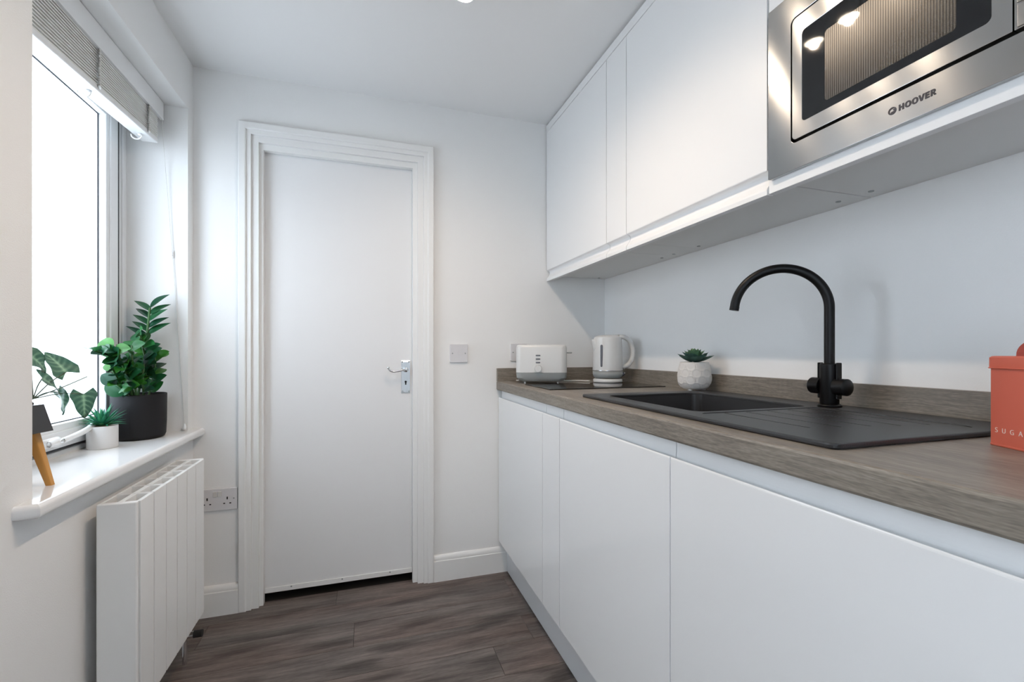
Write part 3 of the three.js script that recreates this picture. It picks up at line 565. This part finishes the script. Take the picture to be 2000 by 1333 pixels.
// ---------- big leafy plant on the sill ----------
{
  const C = V(-0.789, SILL, -1.972);
  const t = thing('potted_plant', 'leafy green plant in large round black pot on sill', 'plant', C.toArray());
  part('pot', lathe([[0, 0], [0.066, 0], [0.074, 0.004], [0.078, 0.014], [0.080, 0.06], [0.081, 0.158], [0.0805, 0.160], [0.078, 0.160], [0.0775, 0.150], [0, 0.150]], 64), M.potBlack, t);
  part('soil', lathe([[0.0774, 0.148], [0.05, 0.153], [0, 0.155]], 32), M.soil, t);
  const gB = leafGeo(0.066, 0.045, oval, { fold: 0.3, bend: 0.45 }), gT = leafGeo(0.086, 0.031, lance, { fold: 0.22, bend: 0.55 }), gS = leafGeo(0.052, 0.035, oval, { fold: 0.3, bend: 0.5 });
  const stems = [
    { p: [[0.0, 0.152, 0.012], [0.004, 0.27, -0.030], [0.006, 0.384, -0.045], [0.009, 0.478, -0.060]], n: 19, from: 0.30, tall: true },
    { p: [[0.0, 0.152, 0.050], [-0.010, 0.26, 0.105], [-0.022, 0.301, 0.160], [-0.030, 0.315, 0.212]], n: 15, from: 0.15 },
    { p: [[0.019, 0.152, 0.017], [0.024, 0.261, 0.010], [0.014, 0.372, 0.030]], n: 15, from: 0.25 },
    { p: [[-0.008, 0.152, 0.058], [-0.010, 0.215, 0.120], [-0.010, 0.262, 0.165]], n: 10, from: 0.15 },
    { p: [[0.029, 0.152, 0.003], [0.039, 0.235, -0.015], [0.039, 0.290, -0.030]], n: 12, from: 0.12 },
    { p: [[0.014, 0.152, 0.055], [0.014, 0.265, 0.085], [0.009, 0.335, 0.075]], n: 14, from: 0.2 },
    { p: [[0.004, 0.152, 0.060], [0.004, 0.245, 0.110], [0.0, 0.305, 0.150]], n: 12, from: 0.15 },
    { p: [[-0.004, 0.152, 0.062], [-0.006, 0.185, 0.105], [-0.006, 0.205, 0.140]], n: 8, from: 0.15 },
    { p: [[0.004, 0.152, 0.045], [-0.004, 0.25, 0.090], [-0.016, 0.318, 0.150]], n: 12, from: 0.3 },
    { p: [[0.025, 0.152, 0.030], [0.032, 0.235, 0.055], [0.032, 0.288, 0.030]], n: 11, from: 0.12 },
  ];
  for (const s of stems) {
    const cv = new THREE.CatmullRomCurve3(s.p.map((q) => V(...q)));
    part('stem', new THREE.TubeGeometry(cv, 20, s.tall ? 0.0042 : 0.0036, 8), M.zzStem, t);
    for (let k = 0; k < s.n; k++) {
      const u = s.from + (1 - s.from) * k / (s.n - 1), at = cv.getPointAt(Math.min(u, 0.999)), tan = cv.getTangentAt(Math.min(u, 0.999));
      const side = k % 2 ? 1 : -1, top = s.tall && u > 0.62;
      // leaflets stand out either side of the stem, along the window for the most part
      const lat = V(0.42, 0, 0.9).applyAxisAngle(UPV, top ? rr(-0.2, 0.5) + 0.75 : rr(-0.9, 0.9)).multiplyScalar(-side);
      if (at.x + lat.x * 0.06 < -0.068) lat.x = Math.abs(lat.x) * 0.3;
      const dir = top ? tan.clone().multiplyScalar(0.95).addScaledVector(lat, 0.95) : tan.clone().multiplyScalar(0.5).addScaledVector(lat, 1).add(V(0, rr(-0.15, 0.4), 0));
      const face = top ? (side > 0 ? camB.clone().multiplyScalar(0.35).add(V(0.1, 1, 0)) : camB.clone().add(V(0, 0.45, 0))).addScaledVector(lat, -0.25) : camB.clone().multiplyScalar(rr(0.5, 1)).add(V(0.2, rr(0.1, 0.8), 0)).addScaledVector(lat, rr(-0.4, 0.1));
      const m = part('leaf', top ? gT : k % 3 ? gB : gS, M.zz[top ? (k % 3 ? 0 : 3) : Math.floor(rnd() * 3.7)], t);
      aim(m, at, dir, face); m.scale.setScalar(rr(0.88, 1.08));
    }
  }
}
// ---------- small spiky plant in white pot ----------
{
  const t = thing('potted_succulent', 'small spiky green plant in white cylinder pot on sill', 'plant', [-0.822, SILL, -1.806]);
  part('pot', lathe([[0, 0], [0.0385, 0], [0.0395, 0.002], [0.0395, 0.071], [0.0390, 0.0725], [0.0365, 0.0725], [0.036, 0.066], [0, 0.066]], 48), M.ceramic, t);
  part('gravel', lathe([[0.0362, 0.068], [0.02, 0.071], [0, 0.073]], 24), M.gravel, t);
  const g = [leafGeo(0.070, 0.014, spike, { fold: 0.5, bend: 0.35, m: 4 }), leafGeo(0.060, 0.013, spike, { fold: 0.5, bend: 0.5, m: 4 })];
  for (let k = 0; k < 46; k++) {
    const a = k * 2.39996, e = 0.22 + 1.25 * (k / 46), dir = V(Math.cos(a) * Math.cos(e), Math.sin(e) * 0.95, Math.sin(a) * Math.cos(e));
    const m = part('leaf', g[k % 2], M.spike[k % 3], t); aim(m, V(Math.cos(a) * 0.008, 0.072, Math.sin(a) * 0.008), dir, V(-Math.cos(a) * Math.sin(e), Math.cos(e), -Math.sin(a) * Math.sin(e)));
    m.scale.setScalar(0.78 + 0.28 * Math.sin(e));
  }
}
// ---------- arrow-leaf plant in faceted pot with wooden legs ----------
{
  const C = V(-0.778, SILL, -1.312);
  const t = thing('footed_planter', 'variegated arrow-leaf plant in grey pot on wooden legs', 'plant', C.toArray());
  const pot = new THREE.CylinderGeometry(0.066, 0.082, 0.062, 8, 1).toNonIndexed(); pot.computeVertexNormals(); pot.rotateY(0.2).translate(0, 0.160, 0);
  part('pot', [pot], M.potGrey, t);
  part('soil', new THREE.CylinderGeometry(0.049, 0.049, 0.004, 8).rotateY(0.2).translate(0, 0.1935, 0), M.soil, t);
  const leg = (a) => { const g = loftRR([[0, 0.0065, 0.0065, 0.003], [0.132, 0.011, 0.011, 0.004]], 3); const p = g.attributes.position; for (let i = 0; i < p.count; i++) { const k = 0.074 - p.getY(i) * 0.24; p.setX(i, p.getX(i) + Math.cos(a) * k); p.setZ(i, p.getZ(i) + Math.sin(a) * k); } return toCreasedNormals(g, 0.6); };
  for (let k = 0; k < 4; k++) part('leg', leg(-0.35 + k * Math.PI / 2), M.orangeWood, t, 'orange wooden leg');
  // arrow-shaped blade: two rear lobes either side of the stalk, then a pointed tip
  const vein = (q, s) => { const mid = Math.exp(-Math.pow(s / 0.10, 2)), side = Math.exp(-Math.pow(((q * 6.0 - Math.abs(s) * 1.6) % 1 + 1) % 1 - 0.5, 2) / 0.020) * (1 - 0.8 * Math.abs(s)), k = Math.min(1, mid * 0.8 + side * 0.75); return [0.022 + 0.17 * k, 0.070 + 0.22 * k, 0.042 + 0.13 * k]; };
  function arrowLeaf(L, Wd, bend, wave) {
    const n = 26, m = 20, pos = [], col = [], idx = [];
    for (let i = 0; i <= n; i++) for (let j = 0; j <= m; j++) {
      const q = i / n, s = j / m * 2 - 1, a = Math.abs(s);
      const hw = Wd * 0.5 * (q < 0.2 ? 0.86 + 0.14 * Math.sin(q / 0.2 * Math.PI / 2) : Math.pow(1 - (q - 0.2) / 0.8, 0.85) * (1 - 0.10 * Math.sin((q - 0.2) * 8)) + 0.004);
      const back = -0.34 * L * Math.pow(a, 1.1) * Math.max(0, 1 - a * a * 0.35) * Math.pow(1 - q, 2.2);   // lobes sweep back
      const y = q * L + back, th = bend * y / L;
      const lift = a * hw * 0.22 + wave * Wd * Math.sin(q * 11 + s * 3) * a;
      pos.push(s * hw * (1 - 0.25 * Math.pow(1 - q, 6) * Math.pow(a, 3)), L * Math.sin(th) / bend + lift * Math.sin(th), -L * (1 - Math.cos(th)) / bend + lift * Math.cos(th)); col.push(...vein(q, s));
    }
    for (let i = 0; i < n; i++) for (let j = 0; j < m; j++) { const a = i * (m + 1) + j, b = a + 1, c = a + m + 1, d = c + 1; idx.push(a, b, c, b, d, c); }
    const g = new THREE.BufferGeometry(); g.setAttribute('position', new THREE.Float32BufferAttribute(pos, 3)); g.setAttribute('color', new THREE.Float32BufferAttribute(col, 3)); g.setIndex(idx); g.computeVertexNormals(); return g;
  }
  const lg = arrowLeaf(0.066, 0.060, 0.5, 0.03), lm = arrowLeaf(0.060, 0.056, 0.8, 0.045);
  const hub = V(0.050, 0.205, -0.004), view = V(-C.x, EYE - C.y, -C.z).normalize();
  // [stalk end], [tip], facing (towards the viewer plus a lean), blade
  const L = [
    [[0.066, 0.262, -0.091], [0.032, 0.318, -0.082], [0.3, 0.5, 0.5], lg], [[0.057, 0.250, -0.021], [0.075, 0.220, -0.064], [0.2, 0.7, 0.5], lg],
    [[0.057, 0.200, -0.181], [0.066, 0.131, -0.172], [0.5, 0.25, 0.8], lg], [[0.045, 0.212, -0.099], [0.078, 0.149, -0.110], [0.55, 0.45, -0.85], lm],
    [[0.050, 0.302, 0.006], [0.072, 0.272, -0.030], [0.3, 0.6, 0.6], lm], [[-0.03, 0.26, 0.02], [-0.06, 0.23, 0.05], [0.1, 0.8, 0.4], lm],
  ];
  for (const [p, tip, f, g] of L) {
    const at = V(...p), m = part('leaf', g, M.syng, t); aim(m, at, V(...tip).sub(at), V(...f));
    part('stem', tube([hub, hub.clone().lerp(at, 0.5).add(V(0, 0.006, 0)), at], 0.0013, 16, 6), M.syngStem, t);
  }
  part('stem', tube([V(0.02, 0.185, 0), hub, V(0.06, 0.225, -0.09), V(0.068, 0.246, -0.174)], 0.0014, 20, 6), M.syngStem, t);
}
// ---------- rosette in textured white pot on the worktop ----------
{
  const t = thing('potted_rosette', 'green rosette succulent in white embossed footed pot', 'plant', [1.120, WT, -1.347], 0.3);
  const pr = [[0, 0.010], [0.030, 0.010], [0.043, 0.016], [0.052, 0.028], [0.0565, 0.045], [0.056, 0.066], [0.052, 0.088], [0.0485, 0.106], [0.0475, 0.108], [0.044, 0.108], [0.043, 0.098], [0, 0.098]];
  const cv = new THREE.SplineCurve(pr.slice(1, 8).map((q) => new THREE.Vector2(...q))), fine = cv.getPoints(64).map((q) => [q.x, q.y]);
  const g = lathe([[0, 0.010], ...fine, ...pr.slice(8)], 180), p = g.attributes.position, q = new THREE.Vector3();
  for (let i = 0; i < p.count; i++) { // raised rings in a staggered band
    q.fromBufferAttribute(p, i); const r = Math.hypot(q.x, q.z); if (r < 0.035 || q.y > 0.1 || q.y < 0.018) continue;
    const a = Math.atan2(q.z, q.x) / (2 * Math.PI) * 9; let best = 9;
    for (let row = 0; row < 4; row++) { const cy = 0.022 + row * 0.024, sh = row % 2 ? 0.5 : 0, da = (((a + sh) % 1) + 1) % 1 - 0.5, d = Math.hypot(da * 2 * Math.PI * r / 9, q.y - cy); best = Math.min(best, Math.abs(d - 0.0145)); }
    const h = 0.0017 * Math.exp(-Math.pow(best / 0.0019, 2)), k = (r + h) / r; p.setXYZ(i, q.x * k, q.y, q.z * k);
  }
  g.computeVertexNormals(); part('pot', g, M.ceramicRough, t);
  for (let k = 0; k < 3; k++) part('foot', cyl(0.006, 0.007, 0.014, 14).translate(Math.cos(k * 2.1 + 0.9) * 0.031, 0, Math.sin(k * 2.1 + 0.9) * 0.031), M.ceramicRough, t);
  part('soil', new THREE.CylinderGeometry(0.0435, 0.0435, 0.003, 24).translate(0, 0.100, 0), M.soil, t);
  const lf = leafGeo(0.054, 0.037, (u) => 0.5 * Math.pow(Math.sin(Math.PI * Math.min(1, u * 0.82 + 0.16)), 0.7) * (u > 0.8 ? (1 - u) / 0.2 * 0.9 + 0.1 : 1), { fold: 0.45, bend: -0.5, m: 6 });
  const N = 30;
  for (let k = 0; k < N; k++) {
    const u = k / N, a = k * 2.39996, e = 0.14 + 1.15 * u * u + 0.25 * u, m = part('leaf', lf, M.eche[u < 0.45 ? 0 : u < 0.75 ? 1 : 2], t);
    aim(m, V(Math.cos(a) * 0.014 * (1 - u), 0.106 + 0.022 * u, Math.sin(a) * 0.014 * (1 - u)), V(Math.cos(a) * Math.cos(e), Math.sin(e), Math.sin(a) * Math.cos(e)), V(-Math.cos(a) * Math.sin(e), Math.cos(e), -Math.sin(a) * Math.sin(e)));
    m.scale.setScalar(1.16 - 0.62 * u);
  }
}
// ---------- sugar tin ----------
{
  const t = thing('sugar_tin', 'coral red square sugar tin with lid', 'tin', [0.9565, WT, -0.3765], THREE.MathUtils.degToRad(-114));
  const h = 0.0545;
  part('body', [loftRR([[0, h - 0.001, h - 0.001, 0.006], [0.0012, h, h, 0.007], [0.003, h, h, 0.007], [0.0036, h - 0.0008, h - 0.0008, 0.006], [0.125, h - 0.0008, h - 0.0008, 0.006]], 5)], M.coral, t);
  const lid = part('lid', loftRR([[0.1195, h + 0.0016, h + 0.0016, 0.008], [0.1205, h + 0.0022, h + 0.0022, 0.008], [0.1215, h + 0.0012, h + 0.0012, 0.008], [0.1365, h + 0.0010, h + 0.0010, 0.008], [0.1385, h - 0.001, h - 0.001, 0.007], [0.139, h - 0.004, h - 0.004, 0.006]], 5), M.coral, t);
  { const a = []; for (let k = 0; k <= 24; k++) { const q = k / 24 * Math.PI; a.push([-Math.cos(q) * 0.050, 0.1385 + Math.pow(Math.sin(q), 0.8) * 0.030]); }
    const sh = new THREE.Shape(); a.forEach(([z, y], k) => k ? sh.lineTo(z, y) : sh.moveTo(z, y)); for (let k = 24; k >= 0; k--) { const [z, y] = a[k]; sh.lineTo(z * 0.93, 0.1385 + (y - 0.1385) * 0.90); } sh.closePath();
    part('strap_handle', slabZY(sh, -0.015, 0.015, 0.0008), M.coralDark, lid, 'dark red strap handle'); }
  let x = -0.0425; for (const c of 'SUGAR') { const g = words(c, 0.0072, 0.0003, fontR); const b = g.boundingBox; g.translate(-b.min.x, 0, 0); part('letter', g.translate(x, 0.0215, h - 0.0007), M.print, t, 'pale printed letter'); x += b.max.x - b.min.x + 0.0070; }
}
// ---------- ceiling spotlight bar ----------
{
  const t = thing('ceiling_spotlight', 'four-lamp spotlight bar on the ceiling', 'light', [0.272, 0, -1.12]);
  part('bar', [bx(-0.022, 0.022, CEIL - 0.022, CEIL, -0.25, 0.25, 0.004)], M.upvc, t);
  const aims = [[-0.200, [-0.06, -1, -0.16]], [-0.032, [-0.10, -1, -0.04]], [0.085, [-0.06, -1, 0.0]], [0.216, [-0.18, -1, 0.06]]];
  for (const [dz, d] of aims) {
    part('arm', cyl(0.005, 0.005, 0.03, 12).translate(0, 2.201, dz), M.upvc, t);
    const way = V(...d).normalize();
    const hd = part('lamp_head', lathe([[0.0272, 0.004], [0.029, 0.005], [0.029, 0.050], [0.020, 0.066], [0, 0.067]], 32), M.upvc, t);
    hd.position.set(0, 2.140, dz); hd.quaternion.setFromUnitVectors(V(0, -1, 0), way);
    part('lamp_face', lathe([[0, 0.0], [0.022, 0.0003], [0.0262, 0.002], [0.0262, 0.008], [0, 0.009]], 32), M.bulb, hd, 'glowing lamp face');
    const l = new THREE.SpotLight(LAMP_COLOR, LAMP_CANDELA, 0, 1.47, 1.0, 2); l.name = 'spot_light';
    l.position.set(0.272, 2.140, -1.12 + dz).addScaledVector(way, 0.006); l.target.position.copy(l.position).add(way); l.castShadow = true; l.shadow.radius = 0.6; l.shadow.mapSize.set(1024, 1024);
    scene.add(l); scene.add(l.target); l.target.name = 'spot_target';
  }
}

scene.traverse((o) => { if (o.isMesh) { o.castShadow = true; o.receiveShadow = true; } });
renderer.render(scene, camera);
